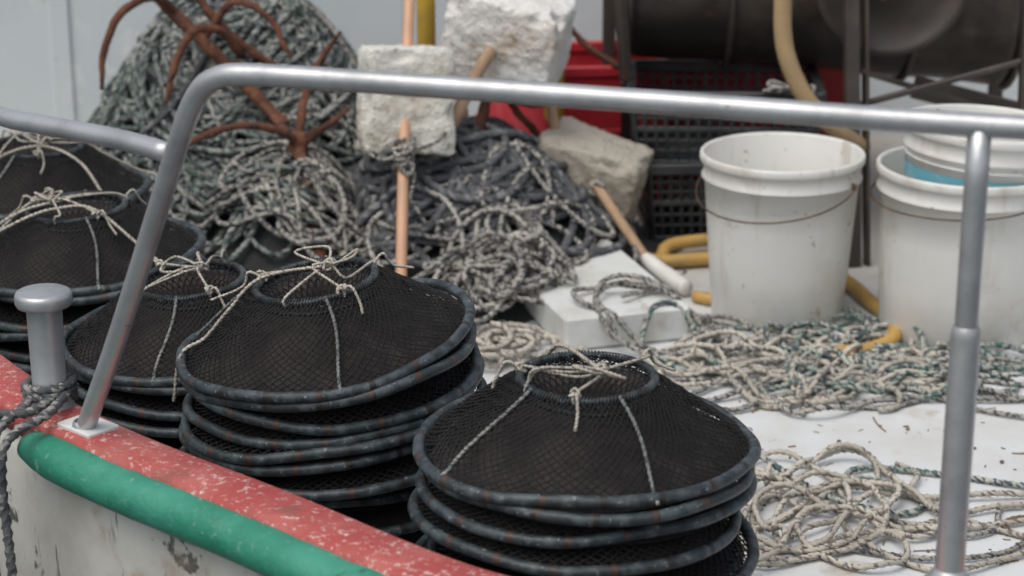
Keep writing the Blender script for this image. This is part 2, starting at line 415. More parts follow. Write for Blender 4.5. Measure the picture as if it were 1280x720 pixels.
def linked(name, data, parent, loc=(0, 0, 0), rot=(0, 0, 0)):
    o = bpy.data.objects.new(name, data); sc.collection.objects.link(o); o.parent = parent
    o.location = loc; o.rotation_euler = rot; return o
def knot(mb, c, r, cr, seed):
    rnd = random.Random(seed); ax = Euler((rnd.uniform(0, 3), rnd.uniform(0, 3), 0)).to_matrix(); P = []
    for i in range(70):
        a = i * .27; w = 1 + .25 * math.sin(a * .7)
        v = ax @ Vector((r * w * math.cos(a), r * w * math.sin(a) * .8, (i / 70 - .5) * r * 1.6 + .3 * r * math.sin(a * 1.7)))
        P.append((c[0] + v.x, c[1] + v.y, c[2] + v.z))
    rope(mb, P, cr, sides=6)
def surf(a, t, off=.004):
    r, z = prof(t); r += wobble(a, t) + off * .6; return (r * math.cos(a), r * math.sin(a), z + off)
def trap_stack(loc, rolls, n, seed, step=.036, seams=(-.25, .55, 2.3, 4.0), drift=(0, 0)):
    rnd = random.Random(seed); e = empty("fishing_trap_stack", loc)
    z = 0; tx, ty = rolls
    for i in range(n):
        ox, oy = (0, 0) if i == 0 else (rnd.uniform(-.012, .012), rnd.uniform(-.009, .009))
        if i > 1: ox += drift[0]; oy += drift[1]
        rx, ry = tx, ty
        if i: rx = tx * max(0, 1 - i / 7) + R(rnd.uniform(-2.6, 2.6)); ry = ty * max(0, 1 - i / 7) + R(rnd.uniform(-2.6, 2.6))
        t = linked("trap_frame_%d" % i, ring_datas[rnd.randrange(4)], e, (ox, oy, z), (rx, ry, rnd.uniform(0, .8) if i else 0))
        if i < 7: linked("net", net_data if i == 0 else net_low, t)
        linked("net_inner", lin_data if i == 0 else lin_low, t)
        if i == 0:
            top = t; linked("ring_wrap", wrap_data, t); linked("inner_hoop", hoop_data, t)
            linked("double_ring", ring_datas[1], t, (0, 0, -.015), (R(1), R(-1), 2))
        z -= step * rnd.choice([.5, .9, 1.05, 1.4])
        if loc[2] + z < .02: break
    mb = MB()
    for a in seams:
        P = [surf(a + .05 * math.sin(t * 4 + a), t) for t in np.linspace(0, 1, 14)]
        P = [(P[0][0] * 1.04, P[0][1] * 1.04, P[0][2] - .004)] + P
        rope(mb, catmull(P, 4), .0025, sides=6)
    mb.obj("seam_cords", M['seam'], top)
    CR = .0021
    mb = MB(); angs = [rnd.uniform(-.5, .5) + q for q in (-1.3, .7, 2.5, 4.0)]
    apex = Vector((rnd.uniform(-.03, .035), rnd.uniform(-.035, .03), HH + .012 + rnd.uniform(0, .020)))
    for k, a in enumerate(angs):
        p = Vector((SR * math.cos(a), SR * math.sin(a), HH + .004)); mid = (p + apex) / 2 + Vector((rnd.uniform(-.028, .028), rnd.uniform(-.028, .028), rnd.uniform(-.008, .024)))
        for j in range(2 if rnd.random() < .5 else 1):
            jit = Vector((rnd.uniform(-.014, .014), rnd.uniform(-.014, .014), rnd.uniform(-.004, .014)))
            rope(mb, catmull([p + Vector((0, 0, -.012)) + p.normalized() * .006, p + Vector((0, 0, .004)), mid + jit, apex + jit * .4], 8), CR, sides=6)
        if k % 2 == 0: knot(mb, p + Vector((0, 0, .002)), .0058, CR, seed * 7 + k)
        tl = Vector((math.cos(a + .3), math.sin(a + .3), 0))
        if k < 3:
            q = p + tl * .03 + Vector((0, 0, -.010))
            rope(mb, catmull([p, p + tl * .018 + Vector((0, 0, .010)), q, q + tl * rnd.uniform(.005, .03) + Vector((rnd.uniform(-.02, .02), 0, -.014))], 8), CR, sides=6)
    knot(mb, apex, .0068, CR, seed)
    for j in range(2):
        c = apex + Vector((rnd.uniform(-.045, .045), rnd.uniform(-.03, .03), .002)); a0 = rnd.uniform(0, 6); L = rnd.uniform(.02, .06)
        P = [apex, c + Vector((L * math.cos(a0), L * math.sin(a0), .010)), c + Vector((L * 1.2 * math.cos(a0 + .9), L * 1.2 * math.sin(a0 + .9), .002)), apex + Vector((.004, 0, -.004))]
        rope(mb, catmull(P, 10), CR, sides=6)
    a = {11: 2.0, 5: 3.3, 8: 1.5, 21: 3.4, 33: .2}.get(seed, 3.)
    q = Vector((math.cos(a), math.sin(a), 0))
    rope(mb, catmull([apex, q * .07 + Vector((0, 0, HH + .018)), q * .12 + Vector((0, 0, HH - .018)), q * .17 + Vector((.01, .01, HH * .34)), q * .205 + Vector((.012, .0, .014)), q * .215 + Vector((.0, 0, -.05))], 10), .0027, sides=6)
    mb.obj("bridle_cords", M['thin'], top)
    return e, top
trap_stack((.089, 2.40, .378), (R(0), R(0)), 12, 11, seams=(-1.15, -2.55, 1.7), drift=(-.004, .0))
trap_stack((-.250, 2.735, .392), (R(2), R(-8)), 12, 5, seams=(-1.35, 1.5, 2.8), drift=(.008, 0))
trap_stack((-.475, 3.07, .285), (R(2), R(-4)), 9, 8, seams=(-1.7, 1.6))
trap_stack((-.715, 3.43, .295), (R(1), R(-3)), 9, 21, seams=(-1.2, 1.6, 3.0))
trap_stack((-.875, 3.86, .29), (R(0), R(1)), 9, 33, seams=(-1.9, 1.6))
trap_stack((-1.08, 3.55, .20), (R(0), R(3)), 7, 43)
mb = MB()
rope(mb, catmull([(-1.02, 3.30, .26), (-.93, 3.32, .315), (-.86, 3.33, .345), (-.79, 3.36, .376), (-.74, 3.37, .390), (-.68, 3.37, .390), (-.60, 3.32, .345), (-.53, 3.27, .305), (-.50, 3.22, .32)], 10), .0030, sides=6)
rope(mb, catmull([(-.93, 3.33, .32), (-.90, 3.30, .325), (-.86, 3.325, .350), (-.80, 3.38, .382), (-.72, 3.40, .400)], 10), .0030, sides=6)
rope(mb, catmull([(-1.08, 3.60, .31), (-.98, 3.66, .335), (-.92, 3.76, .375), (-.85, 3.80, .385), (-.78, 3.78, .360), (-.72, 3.70, .31)], 10), .0030, sides=6)
mb.obj("loose_cord", M['thin'])

# ------------------------------------------------------------------ ropes
def snoise(seed, n, step, wl):
    rnd = np.random.RandomState(seed); t = np.arange(n) * step; y = np.zeros(n)
    for k in range(6):
        w = wl * rnd.uniform(.5, 2.2); y += np.sin(2 * np.pi * t / w + rnd.uniform(0, 6.28)) * rnd.uniform(.5, 1)
    return y / 2.2
def wander(start, length, c, ext, kmax, seed, bias=0., heading=None, wl=.5, h=None, lift=.0, amp=.01, rr=.005):
    rnd = np.random.RandomState(seed); st = .01; n = int(length / st)
    kap = snoise(seed + 1, n, st, wl) * kmax + bias; zz = np.abs(snoise(seed + 2, n, st, .25)) * amp
    hd = heading if heading is not None else rnd.uniform(0, 6.28); x, y = start; P = []
    for i in range(n):
        dx, dy = (x - c[0]) / ext[0], (y - c[1]) / ext[1]; q = dx * dx + dy * dy; k = kap[i]
        if q > .8:
            want = math.atan2(-dy, -dx); df = (want - hd + math.pi) % (2 * math.pi) - math.pi
            k = k * .4 + max(-1, min(1, df)) * 16 * min(1.5, q)
        hd += k * st; x += st * math.cos(hd); y += st * math.sin(hd)
        P.append((x, y, (h(x, y) if h else 0) + rr + lift + zz[i]))
    P = np.array(P); ker = np.ones(5) / 5; P[:, 2] = np.convolve(np.pad(P[:, 2], 2, mode='edge'), ker, 'valid')
    return P
def g_(x, y, cx, cy, sx, sy, h, p=2.4): return h * math.exp(-(abs((x - cx) / sx) ** p + abs((y - cy) / sy) ** p))
def hA(x, y): return g_(x, y, -.61, 4.74, .34, .36, .45, 2.8)
def hC(x, y): return max(g_(x, y, -.47, 4.28, .19, .26, .20), .9 * g_(x, y, -.72, 4.32, .25, .25, .16))
def hB(x, y): return g_(x, y, -.10, 4.36, .29, .28, .235)
def hF(x, y): return max(g_(x, y, -.02, 4.00, .13, .13, .10), hB(x, y), hC(x, y))
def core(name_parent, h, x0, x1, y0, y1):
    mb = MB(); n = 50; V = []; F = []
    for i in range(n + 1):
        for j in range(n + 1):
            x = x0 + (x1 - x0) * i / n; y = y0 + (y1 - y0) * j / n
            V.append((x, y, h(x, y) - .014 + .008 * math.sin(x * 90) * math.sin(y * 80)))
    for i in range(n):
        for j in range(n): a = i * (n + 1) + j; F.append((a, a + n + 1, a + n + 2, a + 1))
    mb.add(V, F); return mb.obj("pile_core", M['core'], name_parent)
def coils(turns, c, spread, rng, seed, h, lift=(0, .03), amp=.012, rr=.006, ecc=.75):
    n = int(turns * 46); t = np.arange(n) / 46. ; s = lambda k, wl: snoise(seed * 13 + k, n, 1 / 46., wl)
    cx = c[0] + spread[0] * s(1, 5); cy = c[1] + spread[1] * s(2, 4)
    r = rng[0] + (rng[1] - rng[0]) * np.clip(.5 + .5 * s(3, 2.5), 0, 1)
    th = 2 * np.pi * t + 1.4 * s(4, 2.0); ro = 1.5 * s(5, 9)
    ex = r * np.cos(th); ey = r * np.sin(th) * (ecc + .25 * s(8, 3))
    x = cx + ex * np.cos(ro) - ey * np.sin(ro); y = cy + ex * np.sin(ro) + ey * np.cos(ro)
    l = np.linspace(lift[0], lift[1], n)
    z = np.array([h(a, b) for a, b in zip(x, y)]) + rr + l * (.5 + .5 * s(7, .8)).clip(0, 1) + amp * np.abs(s(6, .6))
    return np.c_[x, y, z]
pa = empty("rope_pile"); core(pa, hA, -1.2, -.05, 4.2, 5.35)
mb = MB()
for i in range(6): rope(mb, coils(20, (-.61, 4.66), (.14, .15), (.12, .30), 20 + i, hA, (0, .05), rr=.006), .0063)
mb.obj("coils_green_white", M['ropeA'], pa)
mb = MB()
rope(mb, coils(9, (-.50, 4.60), (.12, .12), (.10, .22), 33, hA, (.02, .05)), .0060); mb.obj("coils_mottled", M['ropeM'], pa)
mb = MB()
rope(mb, coils(10, (-.62, 4.62), (.16, .12), (.12, .25), 37, hA, (.02, .05)), .0066); mb.obj("coils_dark", M['ropeB'], pa)
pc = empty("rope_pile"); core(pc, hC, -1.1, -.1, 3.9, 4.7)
mb = MB()
for i in range(3): rope(mb, coils(14, (-.48, 4.30), (.12, .12), (.06, .17), 50 + i, hC, (0, .04)), .0060)
for i in range(2): rope(mb, coils(15, (-.74, 4.32), (.14, .12), (.06, .17), 60 + i, hC, (0, .03)), .0060)
mb.obj("coils_green_white", M['ropeA'], pc)
mb = MB()
for i in range(3): rope(mb, coils(8, (-.45, 4.24), (.12, .11), (.05, .15), 55 + i, hC, (.02, .06)), .0056)
mb.obj("coils_mottled", M['ropeM'], pc)
mb = MB(); rope(mb, wander((-.45, 4.20), 4.5, (-.43, 4.22), (.18, .17), 10, 159, 1, h=hC, lift=.03, amp=.03), .0052); mb.obj("coils_pale", M['ropeM'], pc)
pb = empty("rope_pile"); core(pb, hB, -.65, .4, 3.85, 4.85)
mb = MB()
for i in range(5): rope(mb, coils(15, (-.10, 4.32), (.13, .12), (.07, .19), 70 + i, hB, (0, .05), rr=.009), .0088, step=.009)
rope(mb, coils(7, (.03, 4.32), (.08, .08), (.05, .11), 78, hB, (0, .03), rr=.009), .0085, step=.009)
mb.obj("coils_dark", M['ropeB'], pb)
mb = MB()
rope(mb, coils(10, (.01, 4.20), (.14, .12), (.05, .15), 81, hB, (.02, .06)), .0056)
rope(mb, coils(7, (-.18, 4.18), (.14, .10), (.05, .13), 84, hB, (.02, .06)), .0056)
mb.obj("coils_mottled", M['ropeM'], pb)
mb = MB(); rope(mb, coils(6, (.03, 4.42), (.08, .08), (.05, .12), 86, hB, (.0, .04)), .0060); mb.obj("coils_green_white", M['ropeA'], pb)
pf = empty("rope_pile")
mb = MB()
for i in range(3): rope(mb, coils(12, (-.01, 4.00), (.09, .09), (.03, .10), 90 + i, hF, (0, .06)), .0058)
mb.obj("coils_mottled", M['ropeM'], pf)
mb = MB()
rope(mb, coils(9, (.0, 3.74), (.10, .05), (.03, .09), 95, lambda x, y: 0, (0, .04)), .0056)
mb.obj("coils_white", M['ropeW'], pf)
BC, BR, BS = (.150, 4.02), R(17), (.25, .46)
def hb(x, y):
    dx, dy = x - BC[0], y - BC[1]; a = dx * math.cos(BR) + dy * math.sin(BR); b = -dx * math.sin(BR) + dy * math.cos(BR)
    sg = lambda q: 1 / (1 + math.exp(max(-50, min(50, q * 110))))
    return .070 * sg(abs(a) - BS[0] / 2 - .005) * sg(abs(b) - BS[1] / 2 - .005)
def deckrope(name, m, items, r=.0051):
    mb = MB()
    for P in items: rope(mb, P, r)
    return mb.obj(name, M[m])
deckrope("deck_rope", 'ropeW', [wander((.42, 3.80), 6.0, (.54, 3.68), (.27, .18), 12, 101, 1.0, h=hb, amp=.02),
                                wander((.36, 3.65), 4.0, (.46, 3.64), (.20, .14), 14, 104, -1, h=hb, amp=.025)])
deckrope("deck_rope", 'ropeG', [wander((.36, 3.90), 5.5, (.54, 3.73), (.32, .18), 10, 111, 1, h=hb, amp=.022),
                                wander((.6, 3.7), 3.6, (.68, 3.68), (.24, .15), 11, 115, 1, h=hb, amp=.02)], .0054)
deckrope("deck_rope", 'ropeM', [wander((.20, 3.84), 2.8, (.32, 3.82), (.17, .12), 14, 121, 1, h=hb, amp=.03),
                                wander((.4, 3.6), 4.5, (.66, 3.58), (.38, .15), 7, 125, 0, amp=.012)])
deckrope("deck_rope", 'ropeW', [wander((.42, 3.2), 5.0, (.48, 3.06), (.20, .17), 9, 131, 1, amp=.02, wl=.7),
                                wander((.35, 3.0), 3.0, (.44, 2.98), (.16, .15), 12, 135, -1, amp=.02),
                                wander((.50, 3.0), 3.4, (.66, 2.97), (.34, .16), 5, 138, 0, amp=.008, wl=.9)], .0048)
deckrope("deck_rope", 'ropeG', [catmull([(.40, 3.22, .02), (.46, 3.12, .012), (.52, 3.05, .010), (.60, 3.02, .008), (.635, 3.07, .008), (.59, 3.13, .01), (.53, 3.15, .012), (.57, 3.20, .008), (.70, 3.17, .007), (.85, 3.12, .007), (1.1, 3.14, .007)], 10)])
deckrope("deck_rope", 'ropeM', [catmull([(.60, 3.60, .012), (.70, 3.56, .008), (.80, 3.46, .007), (.95, 3.40, .007), (1.2, 3.36, .007)], 10),
                                catmull([(.55, 3.02, .008), (.64, 2.94, .008), (.72, 2.96, .008), (.76, 3.05, .008), (.88, 3.02, .008), (1.0, 3.0, .008)], 10),
                                catmull([(.50, 3.52, .008), (.62, 3.47, .006), (.70, 3.50, .006), (.82, 3.60, .006), (.92, 3.58, .006), (1.1, 3.62, .006)], 10),
                                catmull([(.48, 2.90, .008), (.60, 2.86, .008), (.72, 2.88, .008), (.82, 2.97, .008), (1.0, 2.93, .008)], 10)], .0044)
deckrope("deck_rope", 'ropeG', [catmull([(.78, 3.73, .03), (.86, 3.78, .01), (.93, 3.82, .008), (1.02, 3.92, .008), (1.2, 3.95, .008)], 10),
                                wander((.72, 3.62), 1.8, (.80, 3.68), (.15, .10), 12, 145, 2, amp=.012)])
deckrope("deck_rope", 'ropeBr', [catmull([(.80, 2.90, .006), (.74, 2.97, .006), (.78, 3.01, .006), (.9, 2.98, .006), (1.1, 2.97, .006)], 10),
                                 catmull([(.72, 2.75, .006), (.80, 2.84, .006), (.86, 2.82, .006), (1.0, 2.8, .006)], 10)], .004)
mb = MB(); box(mb, (BC[0], BC[1], .035), (BS[0], BS[1], .068), (0, 0, BR), .007)
mb.obj("white_deck_board", M['board'], None, False)

# ------------------------------------------------------------------ buckets
def bucket(loc, rt, rb, h, handle=None, band=False, rot=(0, 0, 0)):
    e = empty("plastic_bucket", loc, rot); k = lambda z: rb + (rt - rb) * z / h
    wb = lambda a, z: (.008 * math.sin(2 * a + 1) + .003 * math.sin(5 * a)) * max(0, z) / h
    mb = MB()
    pr = [(.0, .004), (rb - .012, .004), (rb - .010, 0), (rb - .003, .001), (rb, .006), (k(h * .3), h * .3), (k(h * .6), h * .6), (k(h - .050), h - .050), (k(h - .049) + .005, h - .049), (k(h - .046) + .006, h - .046), (k(h - .043) + .001, h - .043),
          (k(h - .018), h - .018), (k(h) + .004, h - .017), (k(h) + .006, h - .014), (k(h) + .006, h - .003), (k(h) + .004, h), (k(h) - .001, h), (k(h) - .003, h - .004), (k(h * .5) - .003, h * .5), (rb - .004, .010), (0, .008)]
    lathe(mb, pr, 72, wob=wb)
    mb.obj("shell", M['bucket'], e)
    if band:
        mb = MB(); lathe(mb, [(k(h - .078) + .0014, h - .078), (k(h - .108) + .0014, h - .108)], 72, wob=wb); mb.obj("blue_band", M['blue'], e)
        mb = MB()
        for q in (.060, .125, .140): lathe(mb, [(k(h - q), h - q), (k(h - q) + .004, h - q - .002), (k(h - q - .005), h - q - .006)], 72, wob=wb)
        mb.obj("ribs", M['bucket'], e)
    if handle:
        a, drop = handle; mb = MB(); P = []
        for i in range(25):
            t = math.pi * i / 24; rr = rt + .010
            x = rr * math.cos(t); s = math.sin(t)
            p = Vector((x, -(rt + .016) * s, h - .045 - drop * s ** .7)); p = Matrix.Rotation(a, 3, 'Z') @ p; P.append(p)
        tube(mb, catmull(P, 3), .0018, 8)
        for s in (-1, 1):
            c = Matrix.Rotation(a, 3, 'Z') @ Vector((s * (rt + .006), 0, h - .045)); knot(mb, c, .005, .0018, 3)
        mb.obj("wire_handle", M['wire'], e)
    return e
bucket((.517, 4.0, 0), .151, .127, .325, handle=(R(-55), .055), rot=(0, 0, .3))
bucket((.845, 3.90, 0), .162, .143, .325, handle=(R(-60), .02), rot=(0, R(1), 0))
bucket((.868, 3.90, .105), .150, .128, .300, band=True, rot=(R(1), R(3), .4))

# ------------------------------------------------------------------ crates
def crate(name, m, c, s, rz=0, ntx=9, nty=6, solid=False):
    e = empty(name, c, (0, 0, rz)); w, d, h = s; mb = MB(); t = .008
    k = .93
    for z, f, th in ((h - .012, 1, .024), (.012, k, .02), (h * .52, (1 + k) / 2, .012)):
        W, D = w * f, d * f
        for sy in (-1, 1): box(mb, (0, sy * D / 2, z), (W + t, t + (.012 if z > h * .9 else 0), th), bev=.003)
        for sx in (-1, 1): box(mb, (sx * W / 2, 0, z), (t + (.012 if z > h * .9 else 0), D - t * 2.4, th), bev=.003)
    box(mb, (0, 0, .004), (w * k - .012, d * k - .012, .006), bev=.001)
    if solid:
        for sy in (-1, 1): box(mb, (0, sy * d * .963 / 2, h / 2), (w * .955, .004, h - .045), (sy * -.035 * d / h * 1.6, 0, 0), .001)
        for sx in (-1, 1): box(mb, (sx * w * .963 / 2, 0, h / 2), (.004, d * .93, h - .045), (0, sx * .05, 0), .001)
    for i in range(ntx + 1):
        f = i / ntx - .5
        for sy in (-1, 1): bar(mb, (f * w * k, sy * d * k / 2, .02), (f * w, sy * d / 2, h - .02), .008 if 0 < i < ntx else .016, .005)
    for i in range(nty + 1):
        f = i / nty - .5
        for sx in (-1, 1): bar(mb, (sx * w * k / 2, f * d * k, .02), (sx * w / 2, f * d, h - .02), .006, .0045)
    for q in (.25, .38, .66, .78):
        f = k + (1 - k) * q
        for sy in (-1, 1): box(mb, (0, sy * d * f / 2, h * q), (w * f, .0035, .006), bev=.001)
        for sx in (-1, 1): box(mb, (sx * w * f / 2, 0, h * q), (.0035, d * f - .01, .006), bev=.001)
    mb.obj("lattice_body", m, e, False); return e
crate("plastic_crate", M['black'], (.470, 4.60, 0), (.38, .30, .185), R(4), 17, 12)
crate("plastic_crate", M['black'], (.460, 4.60, .165), (.40, .31, .175), R(-3), 17, 12)
crate("red_plastic_crate", M['red'], (.17, 4.93, .0), (.34, .28, .32), R(6), 4, 3, True)
crate("red_plastic_crate", M['red'], (.58, 5.10, .0), (.46, .28, .34), R(-4), 4, 3, True)
mb = MB(); V = []; F = []
for i in range(31):
    for j in range(17):
        u, v = i / 30, j / 16; x = -.09 + .30 * u; y = 4.68 + .1 * v + .02 * math.sin(u * 9)
        z = (.0 + .30 * v) * (1 - .45 * abs(u - .35) * 2) + .010 * math.sin(u * 17 + v * 6) + .006 * math.sin(u * 41 + v * 3)
        V.append((x, y, z))
for i in range(30):
    for j in range(16): a = i * 17 + j; F.append((a, a + 17, a + 18, a + 1))
mb.add(V, F); mb.obj("red_tarp", M['red'])

# ------------------------------------------------------------------ foam floats
def foam(c, s, rot, m, seed, name="foam_float"):
    n = 40; V = []; F = []; idx = {}
    def vid(p):
        key = tuple(round(q, 5) for q in p)
        if key not in idx: idx[key] = len(V); V.append(key)
        return idx[key]
    for ax in range(3):
        for sg in (-1, 1):
            for i in range(n):
                for j in range(n):
                    q = []
                    for (a, b) in ((i, j), (i + 1, j), (i + 1, j + 1), (i, j + 1)):
                        p = [0, 0, 0]; p[ax] = sg; p[(ax + 1) % 3] = -1 + 2 * a / n; p[(ax + 2) % 3] = -1 + 2 * b / n; q.append(vid(p))
                    F.append(q if sg > 0 else q[::-1])
    W = []; o = Vector((seed * 3.7, seed, 0))
    for p in V:
        v = Vector(p); k = (sum(abs(x) ** 14 for x in v)) ** (1 / 14); v = v / k
        w = Vector((v.x * s[0] / 2, v.y * s[1] / 2, v.z * s[2] / 2)); q = w * 22 + o
        d = .009 * mnoise.noise(q * .45) + .005 * mnoise.noise(q * 1.5) + .0035 * mnoise.noise(q * 3.9) + .002 * mnoise.noise(q * 8.1)
        ch = mnoise.noise(q * .9 + Vector((9, 9, 9)))
        edge = sorted(abs(x) for x in p)[1]
        if ch > .1 and edge > .7: d -= (ch - .1) * .05 * (edge - .7) / .3
        W.append(tuple(w + v.normalized() * d))
    mb = MB(); mb.add(W, F); o = mb.obj(name, m); o.location = c; o.rotation_euler = rot; return o
f1 = empty("foam_float"); f1b = foam((-.214, 4.235, .372), (.180, .12, .212), (R(-10), R(3), R(12)), M['foam'], 1, "block"); f1b.parent = f1
mb = MB(); tube(mb, resample([(-.213, 3.90, .0), (-.214, 4.00, .13), (-.214, 4.14, .29), (-.209, 4.32, .52), (-.200, 4.60, .9)], .02), .0112, 16); mb.obj("pole", M['pole'], f1)
mb = MB()
for k in range(6):
    z0 = .262 + k * .009; P = []
    y0 = 4.115 + (z0 - .262) * .85
    for a in np.linspace(0, 2 * math.pi, 24):
        P.append((-.214 + .018 * math.cos(a), y0 + .018 * math.sin(a), z0 + .008 * math.sin(a * 2 + k)))
    rope(mb, P, .0042, sides=6)
rope(mb, catmull([(-.216, 4.12, .29), (-.255, 4.13, .275), (-.295, 4.17, .29), (-.31, 4.24, .33)], 8), .0040, sides=6)
rope(mb, catmull([(-.216, 4.11, .28), (-.190, 4.09, .25), (-.200, 4.08, .21), (-.18, 4.07, .18)], 8), .0040, sides=6)
rope(mb, catmull([(-.216, 4.12, .30), (-.17, 4.13, .30), (-.135, 4.17, .315), (-.12, 4.24, .34)], 8), .0040, sides=6)
knot(mb, (-.214, 4.105, .295), .014, .0042, 2); knot(mb, (-.206, 4.10, .268), .013, .0042, 9)
mb.obj("lashing", M['ropeM'], f1)
f2 = empty("foam_float"); q = foam((-.010, 4.40, .468), (.240, .17, .190), (R(8), R(14), R(-14)), M['foam_r'], 5, "block"); q.parent = f2
mb = MB(); tube(mb, resample([(-.04, 4.31, .46), (-.075, 4.295, .405), (-.15, 4.24, .26), (-.22, 4.2, .12)], .02), .0130, 14); mb.obj("pole", M['wood'], f2)
f3 = empty("foam_float"); q = foam((.160, 4.42, .158), (.225, .15, .175), (R(6), R(16), R(-16)), M['foam_g'], 21, "block"); q.parent = f3
mb = MB(); tube(mb, resample([(.150, 4.38, .19), (.180, 4.325, .160), (.281, 4.20, .035)], .02), .0108, 14)
mb.obj("pole", M['wood'], f3)
mb = MB(); tube(mb, resample([(.270, 4.215, .046), (.30, 4.175, .030), (.348, 4.09, .020)], .01), .0175, 16, taper=[.75, 1, 1, 1.05, 1, .85]); mb.obj("pole_tip", M['bucket'], f3)
knotmb = MB(); knot(knotmb, (.178, 4.330, .162), .015, .0042, 5); knotmb.obj("lashing", M['ropeM'], f3)
mb = MB(); tube(mb, resample([(.055, 4.50, .52), (.075, 4.46, .36), (.10, 4.42, .2)], .02), .011, 12); mb.obj("wooden_pole", M['wood'])
mb = MB(); tube(mb, resample([(-.135, 4.62, .60), (-.12, 4.58, .40), (-.10, 4.55, .2)], .02), .012, 12); mb.obj("wooden_pole", M['wood'])
mb = MB(); lathe(mb, [(0, .11), (.012, .108), (.019, .09), (.020, .02), (.020, -.09), (.015, -.108), (0, -.11)], 20, (-.185, 4.60, .50)); mb.obj("yellow_float", M['yellow'])
mb = MB(); lathe(mb, [(0, .13), (.012, .128), (.021, .11), (.022, .02), (.022, -.11), (.015, -.128), (0, -.13)], 20, (.095, 4.72, .33)); mb.obj("yellow_float", M['yellow'])

# ------------------------------------------------------------------ anchors
an = empty("grapnel_anchor"); mb = MB()
def rt(P, r, **kw):
    P = resample(catmull(P, 10), .006); P = np.array([p + np.array([mnoise.noise(Vector(p) * 40), mnoise.noise(Vector(p) * 40 + Vector((5, 5, 5))), 0]) * .003 for p in P])
    s = len(mb.v); tube(mb, P, r * .92, 10, **kw)
    for i in range(s, len(mb.v)):
        q = Vector(mb.v[i]); n = mnoise.noise(q * 110) * .0016 + mnoise.noise(q * 45) * .0016
        mb.v[i] = (q.x + n, q.y + n, q.z + n)
rt([(-.355, 3.98, .03), (-.38, 4.08, .10), (-.41, 4.18, .18), (-.436, 4.28, .268)], .014)
rt([(-.436, 4.28, .262), (-.46, 4.25, .300), (-.53, 4.22, .322), (-.60, 4.20, .312), (-.655, 4.18, .290), (-.68, 4.17, .268)], .0095, taper=[1.1, 1, .9, .8, .5])
rt([(-.436, 4.28, .262), (-.432, 4.30, .31), (-.420, 4.33, .37), (-.39, 4.35, .43), (-.362, 4.35, .472)], .011, taper=[1.1, 1, .9, .8, .4])
rt([(-.436, 4.28, .262), (-.41, 4.33, .275), (-.375, 4.40, .285), (-.345, 4.46, .30)], .0095, taper=[1.1, 1, .8, .4])
rt([(-.436, 4.28, .262), (-.47, 4.34, .285), (-.53, 4.42, .33), (-.58, 4.48, .40)], .0095, taper=[1.1, 1, .8, .4])
bar(mb, (-.395, 4.352, .42), (-.350, 4.352, .485), .026, .006); bar(mb, (-.64, 4.182, .296), (-.70, 4.165, .258), .022, .006)
lathe(mb, [(.0, .03), (.014, .028), (.020, .01), (.020, -.012), (.012, -.03), (0, -.03)], 14, (-.436, 4.28, .266))
mb.obj("iron_body", M['rust'], an)
an = empty("grapnel_anchor"); mb = MB()
rt([(-.80, 4.50, .60), (-.72, 4.47, .515), (-.60, 4.44, .40), (-.475, 4.40, .275)], .015)
rt([(-.70, 4.47, .50), (-.74, 4.42, .545), (-.80, 4.38, .52), (-.835, 4.36, .45), (-.845, 4.35, .365)], .010, taper=[1.1, 1, 1, .9, .5])
rt([(-.57, 4.45, .42), (-.60, 4.40, .475), (-.65, 4.37, .485), (-.69, 4.35, .42), (-.71, 4.34, .34)], .010, taper=[1.1, 1, 1, .9, .5])
rt([(-.67, 4.46, .56), (-.62, 4.46, .49), (-.53, 4.46, .41), (-.46, 4.5, .36)], .010)
rt([(-.64, 4.46, .455), (-.58, 4.44, .53), (-.50, 4.42, .50), (-.46, 4.4, .42)], .009, taper=[1, 1, .9, .5])
mb.obj("iron_body", M['rust'], an)
an = empty("rusty_iron_bars"); mb = MB()
rt([(-.045, 4.42, .37), (-.07, 4.36, .27), (-.095, 4.28, .14)], .013)
rt([(.03, 4.45, .34), (.0, 4.5, .30), (.09, 4.47, .20), (.12, 4.42, .14)], .009)
rt([(-.03, 4.5, .32), (.05, 4.5, .30), (.14, 4.52, .31)], .008)
rt([(.09, 4.6, .50), (.15, 4.58, .42), (.24, 4.57, .36)], .008)
mb.obj("bars", M['rust'], an)

# ------------------------------------------------------------------ net hauler machine
mc = empty("net_hauler")
def cyl_pt(x, a, dr=0.):
    q = (x - .24) / .86; rr = .185 + .035 * q + dr
    return (x, 4.76 + rr * math.cos(a) * 1.1, .545 - .035 * q + rr * math.sin(a))
mb = MB(); V = []; F = []; NX, NA = 30, 30
A0, A1 = math.pi * .93, math.pi * 2.07
for i in range(NX + 1):
    for j in range(NA + 1):
        V.append(cyl_pt(.25 + .84 * i / NX, A0 + (A1 - A0) * j / NA, .003 * math.sin(i * .7)))
for i in range(NX):
    for j in range(NA): a = i * (NA + 1) + j; F.append((a, a + 1, a + NA + 2, a + NA + 1))
for i, base in ((0, 0), (NX, NX * (NA + 1))):
    F.append(tuple(base + j for j in range(NA + 1)))
mb.add(V, F); o = mb.obj("trough", M['machd'], mc); sm = o.modifiers.new("s", 'SOLIDIFY'); sm.thickness = .005
mb = MB()
for x in (.252, .47, .86, 1.088):
    tube(mb, [cyl_pt(x, a, .006) for a in np.linspace(A0, A1, 40)], .0075, 8)
tube(mb, [cyl_pt(x, A0, .004) for x in np.linspace(.25, 1.09, 20)], .011, 10)
tube(mb, [cyl_pt(x, A1, .004) for x in np.linspace(.25, 1.09, 20)], .011, 10)
mb.obj("ribs", M['mach'], mc)
mb = MB()
bar(mb, (.222, 4.545, .62), (.245, 4.56, .34), .022, .022); bar(mb, (.245, 4.56, .34), (.262, 4.80, 0), .022, .022)
bar(mb, (.712, 4.30, 0), (.690, 4.40, .66), .030, .022)
